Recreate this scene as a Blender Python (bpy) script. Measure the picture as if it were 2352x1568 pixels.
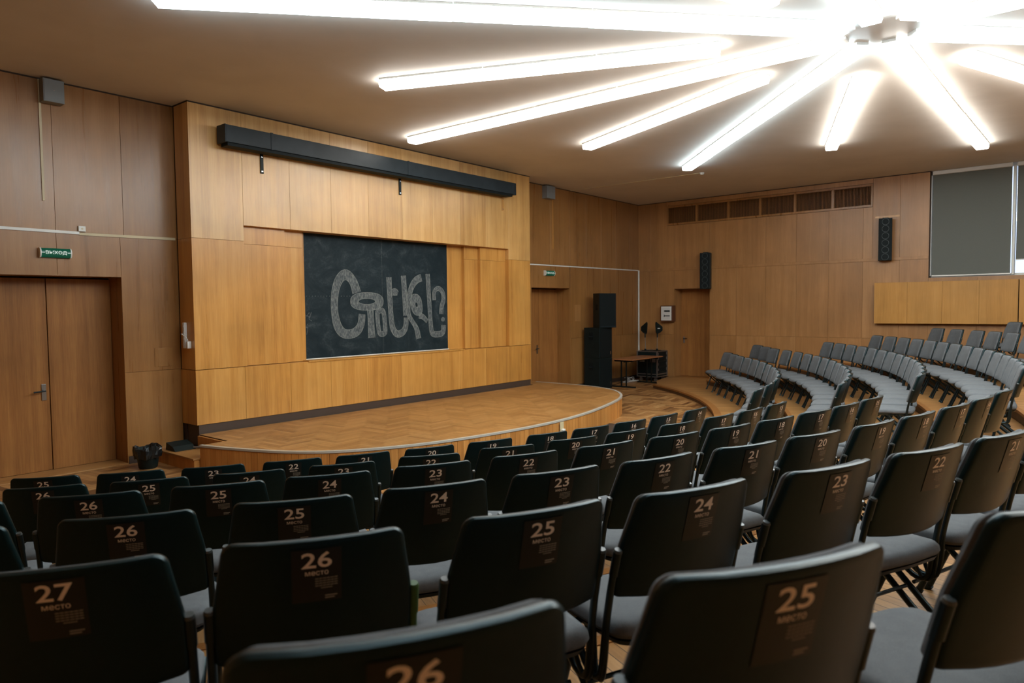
import bpy, bmesh, math, random
from mathutils import Vector, Matrix
random.seed(7)
PI = math.pi
S = bpy.context.scene
for o in list(bpy.data.objects): bpy.data.objects.remove(o)
COL = S.collection

# ------------------------------------------------------------------ camera, world, exposure
YAW, PITCH, ROLL = math.radians(50.458), math.radians(-2.806), math.radians(0.578)
fw = Vector((math.sin(YAW)*math.cos(PITCH), math.cos(YAW)*math.cos(PITCH), math.sin(PITCH)))
rt0 = Vector((math.cos(YAW), -math.sin(YAW), 0)); dn0 = fw.cross(rt0)
rt = math.cos(ROLL)*rt0 + math.sin(ROLL)*dn0; dn = -math.sin(ROLL)*rt0 + math.cos(ROLL)*dn0
cam = bpy.data.cameras.new('camera'); camo = bpy.data.objects.new('camera', cam); COL.objects.link(camo)
CAMZ = 2.07
camo.matrix_world = Matrix(((rt.x, -dn.x, -fw.x, 0), (rt.y, -dn.y, -fw.y, 0), (rt.z, -dn.z, -fw.z, CAMZ), (0, 0, 0, 1)))
cam.sensor_width = 36; cam.lens = 1610/2352*36; cam.clip_start = 0.05; cam.clip_end = 100
cam.dof.use_dof = True; cam.dof.focus_distance = 5.5; cam.dof.aperture_fstop = 3.6
S.camera = camo
W = bpy.data.worlds.new('world'); S.world = W; W.use_nodes = True
W.node_tree.nodes['Background'].inputs[0].default_value = (0.62, 0.74, 1.0, 1)
W.node_tree.nodes['Background'].inputs[1].default_value = 1.6
S.view_settings.view_transform = 'Standard'; S.view_settings.look = 'None'; S.view_settings.gamma = 1
S.view_settings.use_curve_mapping = False
S.view_settings.exposure = 0.08
LAMP = 15.0          # emission of the fluorescent diffusers

# ------------------------------------------------------------------ mesh builder
class MB:
    def __init__(s): s.v = []; s.f = []; s.sm = []
    def add(s, vs, fs, smooth=False, M=None):
        n = len(s.v)
        for v in vs:
            v = Vector(v); s.v.append(M @ v if M else v)
        for f in fs: s.f.append([i+n for i in f]); s.sm.append(smooth)
    def box(s, x0, x1, y0, y1, z0, z1, c=0.0, M=None):
        if x0 > x1: x0, x1 = x1, x0
        if y0 > y1: y0, y1 = y1, y0
        if z0 > z1: z0, z1 = z1, z0
        if c <= 0:
            vs = [(x, y, z) for z in (z0, z1) for y in (y0, y1) for x in (x0, x1)]
            s.add(vs, [(0,2,3,1),(4,5,7,6),(0,1,5,4),(2,6,7,3),(0,4,6,2),(1,3,7,5)], False, M); return
        bm = bmesh.new(); bmesh.ops.create_cube(bm, size=1)
        for v in bm.verts:
            v.co = Vector(((x0+x1)/2+v.co.x*(x1-x0), (y0+y1)/2+v.co.y*(y1-y0), (z0+z1)/2+v.co.z*(z1-z0)))
        bmesh.ops.bevel(bm, geom=bm.edges[:], offset=c, segments=2, profile=0.5, affect='EDGES')
        bm.verts.index_update()
        s.add([v.co.copy() for v in bm.verts], [[v.index for v in f.verts] for f in bm.faces], False, M); bm.free()
    def prism(s, poly, z0, z1, M=None, smooth=False):
        n = len(poly)
        vs = [(p[0], p[1], z0) for p in poly] + [(p[0], p[1], z1) for p in poly]
        fs = [list(range(n))[::-1], [n+i for i in range(n)]]
        s.add(vs, fs, False, M)
        s.add(vs, [(i, (i+1) % n, n+(i+1) % n, n+i) for i in range(n)], smooth, M)
    def tube(s, pts, r, n=10, M=None, cap=True, rs=None):
        pts = [Vector(p) for p in pts]; N = len(pts); vs = []; fs = []
        up = None
        for i, p in enumerate(pts):
            t = (pts[min(i+1, N-1)] - pts[max(i-1, 0)]).normalized()
            if up is None: up = Vector((0, 0, 1)) if abs(t.z) < .9 else Vector((1, 0, 0))
            a = (up - t*up.dot(t)).normalized(); b = t.cross(a); up = a
            rr = rs[i] if rs else r
            for k in range(n):
                q = 2*PI*k/n; vs.append(p + a*(rr*math.cos(q)) + b*(rr*math.sin(q)))
        for i in range(N-1):
            for k in range(n): fs.append((i*n+k, i*n+(k+1) % n, (i+1)*n+(k+1) % n, (i+1)*n+k))
        s.add(vs, fs, True, M)
        if cap: s.add(vs, [list(range(n))[::-1], [(N-1)*n+k for k in range(n)]], False, M)
    def rings(s, rings, M=None, close0=True, close1=True, smooth=True):
        n = len(rings[0]); vs = [v for r in rings for v in r]; fs = []
        for i in range(len(rings)-1):
            for k in range(n): fs.append((i*n+k, i*n+(k+1) % n, (i+1)*n+(k+1) % n, (i+1)*n+k))
        if close0: fs.append(list(range(n))[::-1])
        if close1: fs.append([(len(rings)-1)*n+k for k in range(n)])
        s.add(vs, fs, smooth, M)
    def cyl(s, c, r, z0, z1, n=20, M=None, r1=None):
        r1 = r if r1 is None else r1
        A = [(c[0]+r*math.cos(2*PI*k/n), c[1]+r*math.sin(2*PI*k/n), z0) for k in range(n)]
        B = [(c[0]+r1*math.cos(2*PI*k/n), c[1]+r1*math.sin(2*PI*k/n), z1) for k in range(n)]
        s.add(A+B, [(i, (i+1) % n, n+(i+1) % n, n+i) for i in range(n)], True, M)
        s.add(A+B, [list(range(n))[::-1], [n+i for i in range(n)]], False, M)
    def build(s, name, mat, parent=None, loc=None, fix=True):
        me = bpy.data.meshes.new(name); me.from_pydata([tuple(v) for v in s.v], [], s.f)
        if fix:
            bm = bmesh.new(); bm.from_mesh(me)
            bmesh.ops.remove_doubles(bm, verts=bm.verts, dist=1e-5)
            bmesh.ops.recalc_face_normals(bm, faces=bm.faces); bm.to_mesh(me); bm.free()
        else:
            me.polygons.foreach_set('use_smooth', s.sm)
        if fix and any(s.sm):
            # smooth shading with sharp edges kept
            me.polygons.foreach_set('use_smooth', [True]*len(me.polygons))
            try: me.set_sharp_from_angle(angle=math.radians(38))
            except Exception: pass
        me.materials.append(mat); me.update()
        o = bpy.data.objects.new(name, me); COL.objects.link(o)
        if parent: o.parent = parent
        if loc: o.location = loc
        return o

def thing(name, label, cat, loc=(0, 0, 0), rz=0, group=None):
    o = bpy.data.objects.new(name, None); COL.objects.link(o); o.empty_display_size = 0.1
    o.location = loc; o.rotation_euler = (0, 0, rz); tag(o, label, cat, group); return o
def tag(o, label, cat, group=None):
    o['label'] = label; o['category'] = cat
    if group: o['group'] = group
    return o
def struct(o, label=None):
    o['kind'] = 'structure'
    if label: o['label'] = label
    return o

# ------------------------------------------------------------------ materials
def mat(name, col, rough=.5, spec=.5, metal=0.0, emit=None, es=0):
    m = bpy.data.materials.new(name); m.use_nodes = True; b = m.node_tree.nodes['Principled BSDF']
    b.inputs['Base Color'].default_value = (*col, 1); b.inputs['Roughness'].default_value = rough
    b.inputs['Specular IOR Level'].default_value = spec; b.inputs['Metallic'].default_value = metal
    if emit: b.inputs['Emission Color'].default_value = (*emit, 1); b.inputs['Emission Strength'].default_value = es
    return m
def N(m, t, **k):
    n = m.node_tree.nodes.new(t)
    for a, v in k.items(): setattr(n, a, v)
    return n
def L(m, a, b): m.node_tree.links.new(a, b)
def math_n(m, op, a, b=None, c=None):
    n = N(m, 'ShaderNodeMath', operation=op)
    for i, x in enumerate((a, b, c)):
        if x is None: continue
        if isinstance(x, (int, float)): n.inputs[i].default_value = x
        else: L(m, x, n.inputs[i])
    return n.outputs[0]
def ramp(m, fac, stops):
    n = N(m, 'ShaderNodeValToRGB'); cr = n.color_ramp
    while len(cr.elements) < len(stops): cr.elements.new(.5)
    for e, (p, c) in zip(cr.elements, stops): e.position = p; e.color = (*c, 1)
    L(m, fac, n.inputs[0]); return n.outputs[0]
def mixc(m, fac, a, b, mode='MIX'):
    n = N(m, 'ShaderNodeMix', data_type='RGBA', blend_type=mode)
    for s_, x in ((n.inputs[0], fac), (n.inputs[6], a), (n.inputs[7], b)):
        if isinstance(x, (int, float)): s_.default_value = x
        elif isinstance(x, tuple): s_.default_value = (*x, 1)
        else: L(m, x, s_)
    return n.outputs[2]
def noise(m, vec, scale, detail=3, rough=.5, dist=0):
    n = N(m, 'ShaderNodeTexNoise'); n.inputs['Scale'].default_value = scale; n.inputs['Detail'].default_value = detail
    n.inputs['Roughness'].default_value = rough; n.inputs['Distortion'].default_value = dist
    if vec is not None: L(m, vec, n.inputs['Vector'])
    return n.outputs[0]
def mapping(m, vec, scale):
    n = N(m, 'ShaderNodeMapping'); n.inputs['Scale'].default_value = scale; L(m, vec, n.inputs[0]); return n.outputs[0]

def wood(name, dark, mid, light, rough=.42, axis='z', island=.5, leaf=.118, spec=.4, gscale=1.0, lv=.09):
    """veneer: long grain on one axis, leaf-matched strips, each board a little different"""
    m = mat(name, mid, rough, spec); b = m.node_tree.nodes['Principled BSDF']
    tc = N(m, 'ShaderNodeTexCoord').outputs['Object']
    geo = N(m, 'ShaderNodeNewGeometry')
    rnd = geo.outputs['Random Per Island']
    off = N(m, 'ShaderNodeVectorMath', operation='ADD'); L(m, tc, off.inputs[0])
    comb = N(m, 'ShaderNodeCombineXYZ'); L(m, math_n(m, 'MULTIPLY', rnd, 37.0), comb.inputs[0]); L(m, math_n(m, 'MULTIPLY', rnd, 11.0), comb.inputs[2])
    L(m, comb.outputs[0], off.inputs[1]); v = off.outputs[0]
    sc = {'z': (1, 1, .045), 'x': (.045, 1, 1), 'y': (1, .045, 1)}[axis]
    g1 = noise(m, mapping(m, v, tuple(q*9*gscale for q in sc)), 1.0, 4, .6, .4)
    g2 = noise(m, mapping(m, v, tuple(q*70*gscale for q in sc)), 1.0, 3, .6)
    sep = N(m, 'ShaderNodeSeparateXYZ'); L(m, tc, sep.inputs[0])
    h = math_n(m, 'ADD', sep.outputs[0], sep.outputs[1]) if axis == 'z' else sep.outputs[1 if axis == 'x' else 0]
    lf = math_n(m, 'FLOOR', math_n(m, 'DIVIDE', h, leaf))
    wn = N(m, 'ShaderNodeTexWhiteNoise', noise_dimensions='2D')
    cb = N(m, 'ShaderNodeCombineXYZ'); L(m, lf, cb.inputs[0]); L(m, math_n(m, 'MULTIPLY', rnd, 91.0), cb.inputs[1]); L(m, cb.outputs[0], wn.inputs['Vector'])
    f = math_n(m, 'ADD', math_n(m, 'MULTIPLY', g1, .62), math_n(m, 'MULTIPLY', g2, .38))
    f = math_n(m, 'ADD', f, math_n(m, 'MULTIPLY', math_n(m, 'SUBTRACT', wn.outputs['Value'], .5), lv))
    f = math_n(m, 'ADD', f, math_n(m, 'MULTIPLY', math_n(m, 'SUBTRACT', rnd, .5), island*.3))
    c = ramp(m, f, [(.28, dark), (.5, mid), (.74, light)])
    blot = noise(m, tc, 1.3, 3, .55)
    c = mixc(m, 1.0, c, ramp(m, blot, [(.3, (.86, .86, .86)), (.7, (1.08, 1.06, 1.04))]), 'MULTIPLY')
    L(m, c, b.inputs['Base Color'])
    L(m, math_n(m, 'ADD', rough-.07, math_n(m, 'MULTIPLY', g1, .14)), b.inputs['Roughness'])
    return m

M = {}
M['veneer'] = wood('veneer', (.38, .165, .034), (.52, .25, .055), (.62, .33, .088), .30, spec=.6, lv=.12)
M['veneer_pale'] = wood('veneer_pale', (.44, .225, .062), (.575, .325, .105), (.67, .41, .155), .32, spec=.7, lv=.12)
M['veneer_old'] = wood('veneer_old', (.215, .095, .026), (.29, .136, .040), (.355, .178, .058), .29, spec=.48)
M['veneer_right'] = wood('veneer_right', (.27, .125, .040), (.345, .167, .055), (.42, .215, .078), .38, spec=.6, lv=.06)
M['door_wood'] = wood('door_wood', (.20, .082, .022), (.29, .125, .036), (.39, .18, .052), .40, leaf=.1, spec=.22)
M['cover_wood'] = wood('cover_wood', (.36, .17, .030), (.46, .225, .045), (.54, .28, .07), .45)
M['parquet'] = wood('parquet', (.13, .056, .020), (.34, .165, .056), (.46, .255, .098), .34, 'x', island=1.5, leaf=9)
M['parquet_stage'] = wood('parquet_stage', (.24, .108, .030), (.35, .172, .052), (.43, .228, .078), .42, 'x', island=.9, leaf=9)
M['cladding'] = wood('cladding', (.34, .135, .028), (.50, .215, .050), (.60, .29, .08), .45, island=.8, leaf=.09)
M['groove'] = mat('groove', (.035, .018, .008), .8)
M['skirt'] = mat('skirt', (.05, .030, .020), .6)
M['brown'] = mat('brown_trim', (.085, .042, .018), .5)

def dark_noise(name, a, b_, scale, rough, spec=.5):
    m = mat(name, a, rough, spec); tc = N(m, 'ShaderNodeTexCoord').outputs['Object']
    L(m, ramp(m, noise(m, tc, scale, 3), [(.35, a), (.65, b_)]), m.node_tree.nodes['Principled BSDF'].inputs['Base Color']); return m
M['shell'] = dark_noise('black_plastic', (.0010, .0074, .0078), (.0018, .0096, .0100), 60, .35, .30)
M['shell'].node_tree.nodes['Principled BSDF'].inputs['Specular Tint'].default_value = (.62, .90, 1.0, 1)
M['tube'] = mat('black_tube', (.004, .006, .006), .34, .5)
M['tube'].node_tree.nodes['Principled BSDF'].inputs['Specular Tint'].default_value = (.62, .90, 1.0, 1)
M['cap'] = mat('cap_grey', (.05, .06, .06), .35, .6)
M['green'] = mat('green_sleeve', (.030, .085, .012), .5)
def fabric(name, a, b_):
    m = mat(name, a, .92, .15); bs = m.node_tree.nodes['Principled BSDF']
    tc = N(m, 'ShaderNodeTexCoord').outputs['Object']
    f = noise(m, tc, 420, 2, .7); f2 = noise(m, tc, 25, 3)
    L(m, ramp(m, math_n(m, 'ADD', math_n(m, 'MULTIPLY', f, .7), math_n(m, 'MULTIPLY', f2, .3)), [(.35, a), (.65, b_)]), bs.inputs['Base Color'])
    bp = N(m, 'ShaderNodeBump'); bp.inputs['Strength'].default_value = .25; bp.inputs['Distance'].default_value = .002
    L(m, f, bp.inputs['Height']); L(m, bp.outputs[0], bs.inputs['Normal'])
    bs.inputs['Sheen Weight'].default_value = .04
    return m
M['fabric'] = fabric('grey_fabric', (.080, .089, .098), (.130, .139, .146))
M['sticker'] = mat('sticker_film', (.0085, .0095, .0078), .34, .34)
M['sticker_text'] = mat('sticker_text', (.80, .66, .53), .55)
M['sticker_fine'] = mat('sticker_fine_print', (.22, .18, .13), .55)
m = mat('ceiling_paint', (.66, .53, .40), .75, .25); M['ceiling'] = m
tc = N(m, 'ShaderNodeTexCoord').outputs['Object']
L(m, ramp(m, noise(m, tc, .9, 4, .6), [(.3, (.60, .565, .52)), (.7, (.67, .635, .59))]), m.node_tree.nodes['Principled BSDF'].inputs['Base Color'])
M['lampwarm'] = mat('lamp_diffuser_neutral', (.9, .9, .9), .4, .3, 0, (1.0, .97, .90), LAMP)
M['lampcool'] = mat('lamp_diffuser_cool', (.9, .9, .9), .4, .3, 0, (.72, .91, 1.0), LAMP*1.1)
M['white'] = mat('white_plastic', (.70, .71, .68), .4)
M['cream'] = mat('cream_plastic', (.52, .44, .27), .45)
M['lampmetal'] = mat('white_enamel', (.62, .62, .60), .4)
M['greybox'] = mat('grey_speaker_box', (.20, .22, .23), .5)
M['exit'] = mat('exit_green', (.0, .075, .045), .3, .5, 0, (0, .20, .11), .12)
M['exitw'] = mat('exit_white', (.75, .82, .78), .4, .5, 0, (.7, .9, .8), .25)
M['board'] = None
M['black'] = dark_noise('black_paint', (.0032, .0085, .0090), (.0055, .0125, .0125), 8, .5, .25)
M['screenbox'] = dark_noise('black_housing', (.0035, .0100, .0145), (.0105, .0190, .0255), 3.0, .45, .28)
M['grille'] = mat('black_grille', (.0028, .0065, .0075), .65, .2)
M['ring'] = mat('driver_ring', (.022, .040, .042), .4)
M['chrome'] = mat('chrome', (.6, .6, .6), .2, .5, 1)
M['steel'] = mat('dull_steel', (.30, .30, .30), .35, .5, .9)
M['case_red'] = mat('red_brown_wood', (.105, .038, .018), .4)
M['alu'] = mat('worn_aluminium', (.50, .48, .42), .4, .5, .25)
M['tabletop'] = dark_noise('table_laminate', (.30, .115, .045), (.36, .145, .058), 6, .3)
M['blind'] = dark_noise('blind_fabric', (.125, .135, .122), (.145, .155, .140), 200, .85, .2)
M['frame_white'] = mat('window_frame_white', (.62, .64, .60), .4)
M['bag'] = mat('black_bag', (.004, .007, .008), .30, .5)
m = mat('glass', (1, 1, 1), .02); m.node_tree.nodes['Principled BSDF'].inputs['Transmission Weight'].default_value = 1; M['glass'] = m
# chalk board: slate with wiped chalk haze
m = mat('slate', (.010, .016, .022), .6, .2); tc = N(m, 'ShaderNodeTexCoord').outputs['Object']
hz = noise(m, mapping(m, tc, (1.3, 1, 1.6)), 1.6, 6, .68, 1.4); st = noise(m, mapping(m, tc, (3, 1, 3)), 5, 5, .7, 2.0)
f = math_n(m, 'MULTIPLY', math_n(m, 'SUBTRACT', hz, .38), math_n(m, 'MULTIPLY', st, 2.0))
L(m, ramp(m, f, [(.0, (.0045, .0125, .0175)), (.16, (.011, .021, .027)), (.48, (.050, .066, .074))]), m.node_tree.nodes['Principled BSDF'].inputs['Base Color']); M['board'] = m
m = mat('chalk', (.2, .22, .22), .9, .1); tc = N(m, 'ShaderNodeTexCoord').outputs['Object']
f = noise(m, mapping(m, tc, (22, 1, 9)), 2.6, 4, .6)
L(m, ramp(m, f, [(.33, (.048, .060, .066)), (.5, (.100, .114, .119)), (.70, (.19, .205, .20))]), m.node_tree.nodes['Principled BSDF'].inputs['Base Color']); M['chalk'] = m
M['chalkline'] = mat('chalk_line', (.21, .23, .22), .9, .1)
# radial floor boards of the tiers: board index from the angle about the hall's centre
def tier_mat():
    m = mat('tier_boards', (.4, .2, .07), .40, .4); b = m.node_tree.nodes['Principled BSDF']
    tc = N(m, 'ShaderNodeTexCoord').outputs['Object']; sep = N(m, 'ShaderNodeSeparateXYZ'); L(m, tc, sep.inputs[0])
    ang = math_n(m, 'ARCTAN2', sep.outputs[0], math_n(m, 'MULTIPLY', sep.outputs[1], -1))
    rad = math_n(m, 'SQRT', math_n(m, 'ADD', math_n(m, 'MULTIPLY', sep.outputs[0], sep.outputs[0]), math_n(m, 'MULTIPLY', sep.outputs[1], sep.outputs[1])))
    u = math_n(m, 'MULTIPLY', ang, 12.4/.062); fl = math_n(m, 'FLOOR', u); fr = math_n(m, 'FRACT', u)
    wn = N(m, 'ShaderNodeTexWhiteNoise', noise_dimensions='1D'); L(m, fl, wn.inputs['W'])
    cb = N(m, 'ShaderNodeCombineXYZ'); L(m, math_n(m, 'MULTIPLY', u, 1.0), cb.inputs[0]); L(m, math_n(m, 'MULTIPLY', rad, 1.6), cb.inputs[1])
    L(m, math_n(m, 'MULTIPLY', wn.outputs['Value'], 50), cb.inputs[2])
    g = noise(m, cb.outputs[0], 2.2, 4, .65)
    f = math_n(m, 'ADD', math_n(m, 'MULTIPLY', g, .7), math_n(m, 'MULTIPLY', wn.outputs['Value'], .3))
    c = ramp(m, f, [(.22, (.235, .108, .032)), (.5, (.375, .188, .062)), (.78, (.49, .275, .105))])
    gap = math_n(m, 'LESS_THAN', math_n(m, 'ABSOLUTE', math_n(m, 'SUBTRACT', fr, .5)), .47)
    c = mixc(m, gap, (.07, .032, .012), c)
    L(m, c, b.inputs['Base Color']); return m
M['tier'] = tier_mat()

# ------------------------------------------------------------------ room dimensions
YF, YR, ZC = 9.564, 10.0, 4.93      # stage wall, recessed wall, ceiling
XB0, XB1 = 4.68, 12.24              # stage wall box
XL, YB = -1.0, -6.2                 # side and back of the hall
XC = 17.824; RW = Vector((-.01872, -.99982, 0)); RN = Vector((-.99982, .01872, 0))
RM = Matrix(((RW.x, RN.x, 0, XC), (RW.y, RN.y, 0, 10), (0, 0, 1, 0), (0, 0, 0, 1)))   # right wall frame: (along, out, z)
CX, CY = 8.0, 13.6                  # centre of the seating arcs
TR = [9.32, 10.50, 11.37, 12.33, 13.27, 14.20, 15.10, 16.1, 17.1, 18.1]
TZ = [.10, .22, .39, .53, .68, .83, .98, 1.13, 1.28, 1.43]

# ------------------------------------------------------------------ ceiling, floor, tiers
b = MB(); b.box(XL-.3, XC+.4, YB-.3, YR+.6, ZC, ZC+.2); struct(b.build('ceiling', M['ceiling']))

def herring(x0, x1, y0, y1, z, w=.072, n=6, ang=0.0):
    """herringbone blocks over a rectangle, list of 4-point polygons"""
    out = []; Lb = w*n; ca, sa = math.cos(ang), math.sin(ang)
    cx, cy = (x0+x1)/2, (y0+y1)/2; R = math.hypot(x1-x0, y1-y0)/2 + Lb*2
    K = int(R/w)+2; g = .0012
    for i in range(-K, K):
        for j in range(-int(R/Lb)-K//n-2, int(R/Lb)+K//n+2):
            # horizontal block and vertical block of the stepped pattern
            hx, hy = i*w + j*2*Lb*0 + j*Lb*2, i*w
            for (bx, by, dx, dy) in ((hx, hy, Lb, w), (hx+Lb, hy+w-Lb, w, Lb)):
                mx, my = bx+dx/2, by+dy/2
                if abs(mx) > R or abs(my) > R: continue
                P = [(bx+g, by+g), (bx+dx-g, by+g), (bx+dx-g, by+dy-g), (bx+g, by+dy-g)]
                out.append([(cx+p[0]*ca-p[1]*sa, cy+p[0]*sa+p[1]*ca) for p in P])
    return [p for p in out if max(q[0] for q in p) > x0 and min(q[0] for q in p) < x1 and max(q[1] for q in p) > y0 and min(q[1] for q in p) < y1]
def clip(poly, a, b_, c):      # keep a*x+b*y<=c
    out = []
    for i in range(len(poly)):
        p, q = poly[i], poly[(i+1) % len(poly)]; dp = a*p[0]+b_*p[1]-c; dq = a*q[0]+b_*q[1]-c
        if dp <= 0: out.append(p)
        if dp*dq < 0: t = dp/(dp-dq); out.append((p[0]+(q[0]-p[0])*t, p[1]+(q[1]-p[1])*t))
    return out
def clip_convex(poly, conv):   # conv counter-clockwise
    for i in range(len(conv)):
        (ax, ay), (bx, by) = conv[i], conv[(i+1) % len(conv)]
        poly = clip(poly, (by-ay), -(bx-ax), (by-ay)*ax-(bx-ax)*ay)
        if len(poly) < 3: return []
    return poly
b = MB(); b.box(XL-.3, XC+.4, YB-.3, YR+.6, -.2, -.002)
fl = struct(b.build('floor', M['groove']))
b = MB()
lim = [(XL, 3.0), (XC+.1, 3.0), (XC+.1, YR+.5), (XL, YR+.5)]
for (x0, x1, y0, y1) in ((XL, 5.2, 5.0, 10.45), (10.6, XC+.1, 4.6, 10.45)):
    conv = [(x0, y0), (x1, y0), (x1, y1), (x0, y1)]
    for p in herring(x0, x1, y0, y1, 0, .085, 6, PI/4*0+math.radians(8)):
        q = clip_convex(p, conv)
        if len(q) >= 3: b.add([(x, y, 0) for x, y in q], [list(range(len(q)))])
b.build('parquet', M['parquet'], fl)

def tier_poly(k):
    r = TR[k]; pts = []
    if k == 0:
        a1 = math.atan2(15.75-CX, math.sqrt(r*r-(15.75-CX)**2)); a0 = -a1
        for i in range(61):
            a = a0+(a1-a0)*i/60; pts.append((CX+r*math.sin(a), CY-r*math.cos(a)))
        pts = [(XL, 9.05), (.2, 8.55)] + pts + [(15.95, 8.42), (16.6, 8.78), (17.815, 9.03)]
    else:
        ylim = 7.3
        def end(sx):
            best = 0
            for i in range(2000):
                a = i*.0005
                x, y = CX+sx*r*math.sin(a), CY-r*math.cos(a)
                if (sx > 0 and x > 17.78-.0187*(10-y)) or (sx < 0 and x < XL) or y > ylim: break
                best = a
            return best
        aR, aL = end(1), end(-1)
        for i in range(61):
            a = -aL+(aR+aL)*i/60; pts.append((CX+r*math.sin(a), CY-r*math.cos(a)))
        pts = [(XL, pts[0][1])] + pts + [(XC-.0187*(10-pts[-1][1]), pts[-1][1])]
    return pts + [(XC-.0187*(10-YB), YB), (XL, YB)]
for k in range(len(TR)):
    P = [(x-CX, y-CY) for x, y in tier_poly(k)]
    b = MB(); b.prism(P, (TZ[k-1] if k else 0)-.001, TZ[k]-.022)
    t = b.build('floor_tier', M['brown'], None, (CX, CY, 0)); struct(t, 'stepped wooden seating tier, step %d up from the hall floor' % (k+1))
    b = MB(); b.prism(P, TZ[k]-.022, TZ[k]); b.build('tier_boards', M['tier'], t)
    # nosing along the arc
    nose = [(x, y) for x, y in P if abs(math.hypot(x, y)-TR[k]) < .002]
    b = MB()
    for i in range(len(nose)-1):
        (x0, y0), (x1, y1) = nose[i], nose[i+1]
        s_ = lambda x, y, d: (x*(TR[k]+d)/TR[k], y*(TR[k]+d)/TR[k])
        q = [s_(x0, y0, -.018), s_(x1, y1, -.018), s_(x1, y1, .11 if k == 0 else .05), s_(x0, y0, .11 if k == 0 else .05)]
        b.prism(q, TZ[k]-.03, TZ[k]+.006)
    b.build('tier_nosing', M['door_wood'], t)

# ------------------------------------------------------------------ stage platform
SE = [(4.33, 8.78), (4.42, 8.43), (4.54, 8.09), (4.72, 7.62), (5.0, 7.2), (5.30, 6.95), (5.74, 6.70), (6.28, 6.49), (6.96, 6.34), (7.79, 6.23),
      (8.5, 6.20), (9.2, 6.25), (9.9, 6.37), (10.63, 6.55), (11.24, 6.73), (11.62, 6.89), (11.95, 7.09), (12.25, 7.33), (12.5, 7.63), (12.68, 7.98), (12.80, 8.4), (12.84, 8.92), (12.84, 9.99)]
def smooth(pts, it=2):
    for _ in range(it):
        q = [pts[0]]
        for i in range(len(pts)-1):
            a, c = pts[i], pts[i+1]; q += [(a[0]*.75+c[0]*.25, a[1]*.75+c[1]*.25), (a[0]*.25+c[0]*.75, a[1]*.25+c[1]*.75)]
        pts = q+[pts[-1]]
    return pts
SE = smooth(SE[:-1], 2)+[SE[-1]]
SZ = .34
stage_poly = SE + [(12.30, 9.99), (12.30, YF-.02), (4.70, YF-.02), (4.70, 8.78)]
st = thing('stage', 'low curved wooden stage platform in front of the blackboard wall', 'stage', (8.5, 8, 0))
st.location = (0, 0, 0)
b = MB(); b.prism([(x, y) for x, y in stage_poly], .0, SZ-.012); b.build('platform', M['cladding'], st)
b = MB()
main = [p for p in SE if p[0] >= 4.70]; main = [(4.70, 7.67)] + main + [(12.30, 9.99), (12.30, YF-.02), (4.70, YF-.02)]
ccw = lambda P: P if sum(P[i][0]*P[(i+1) % len(P)][1]-P[(i+1) % len(P)][0]*P[i][1] for i in range(len(P))) > 0 else P[::-1]
A1 = ccw([p for p in main if p[0] <= 12.30] + []) ; A1 = [p for p in A1]
left = ccw([p for p in SE if p[0] <= 4.70 and p[1] > 7] + [(4.70, 7.67), (4.70, 8.78)])
right = ccw([p for p in SE if p[0] >= 12.30] + [(12.30, 9.99), (12.30, 7.39)])
def hull(P):
    P = sorted(set((round(x, 4), round(y, 4)) for x, y in P))
    def half(Q):
        o = []
        for p in Q:
            while len(o) > 1 and (o[-1][0]-o[-2][0])*(p[1]-o[-2][1])-(o[-1][1]-o[-2][1])*(p[0]-o[-2][0]) <= 0: o.pop()
            o.append(p)
        return o
    a, c = half(P), half(P[::-1]); return a[:-1]+c[:-1]
A1 = hull([p for p in SE if 4.70 <= p[0] <= 12.30] + [(4.70, 7.67), (12.30, 7.39), (12.30, YF-.02), (4.70, YF-.02)])
for conv in (A1, hull(left), hull(right)):
    xs = [p[0] for p in conv]; ys = [p[1] for p in conv]
    for p in herring(4.2, 13, 6.1, 10.1, 0, .075, 6, math.radians(3)):
        q = clip_convex(p, conv)
        if len(q) >= 3: b.add([(x, y, SZ) for x, y in q], [list(range(len(q)))])
b.build('deck', M['parquet_stage'], st)
b = MB(); b.prism([(x, y) for x, y in stage_poly], SZ-.0115, SZ-.001); b.build('deck_base', M['groove'], st)
# front boarding: one board per chord, thin gaps between
def along(P, step):
    out = [P[0]]; acc = 0
    for i in range(len(P)-1):
        a, c = Vector(P[i]), Vector(P[i+1]); d = (c-a).length; t = step-acc
        while t <= d: out.append(tuple(a+(c-a)*(t/d))); t += step
        acc = d-(t-step)
    return out
AL = along(SE, .093)
b = MB()
for i in range(len(AL)-1):
    p, q = Vector(AL[i]), Vector(AL[i+1]); t = (q-p).normalized(); n = Vector((t.y, -t.x))
    if (Vector((8.5, 8.2))-p).dot(n) > 0: n = -n
    g = .002; p2, q2 = p+t*g, q-t*g
    b.prism([p2, q2, q2+n*.012, p2+n*.012], .0, SZ-.03)
b.build('front_boards', M['cladding'], st)
b = MB(); E2 = along(SE, .12)
for i in range(len(E2)-1):
    p, q = Vector(E2[i]), Vector(E2[i+1]); t = (q-p).normalized(); n = Vector((t.y, -t.x))
    if (Vector((8.5, 8.2))-p).dot(n) > 0: n = -n
    b.prism([p-n*.028, q-n*.028, q+n*.02, p+n*.02], SZ-.022, SZ+.005)
b.build('edge_trim', M['alu'], st)
ls = thing('stage_step', 'small wooden side step in the corner left of the stage', 'step')
b = MB(); b.box(4.25, 4.66, 8.80, 9.97, 0, .15); b.build('riser', M['cladding'], ls)
b = MB(); b.box(4.235, 4.668, 8.79, 9.97, .15, .175, .004); b.build('tread', M['parquet_stage'], ls)
b = MB(); b.box(4.668, 4.699, 8.80, 9.54, 0, SZ-.015); b.build('cheek', M['cladding'], ls)

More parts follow.
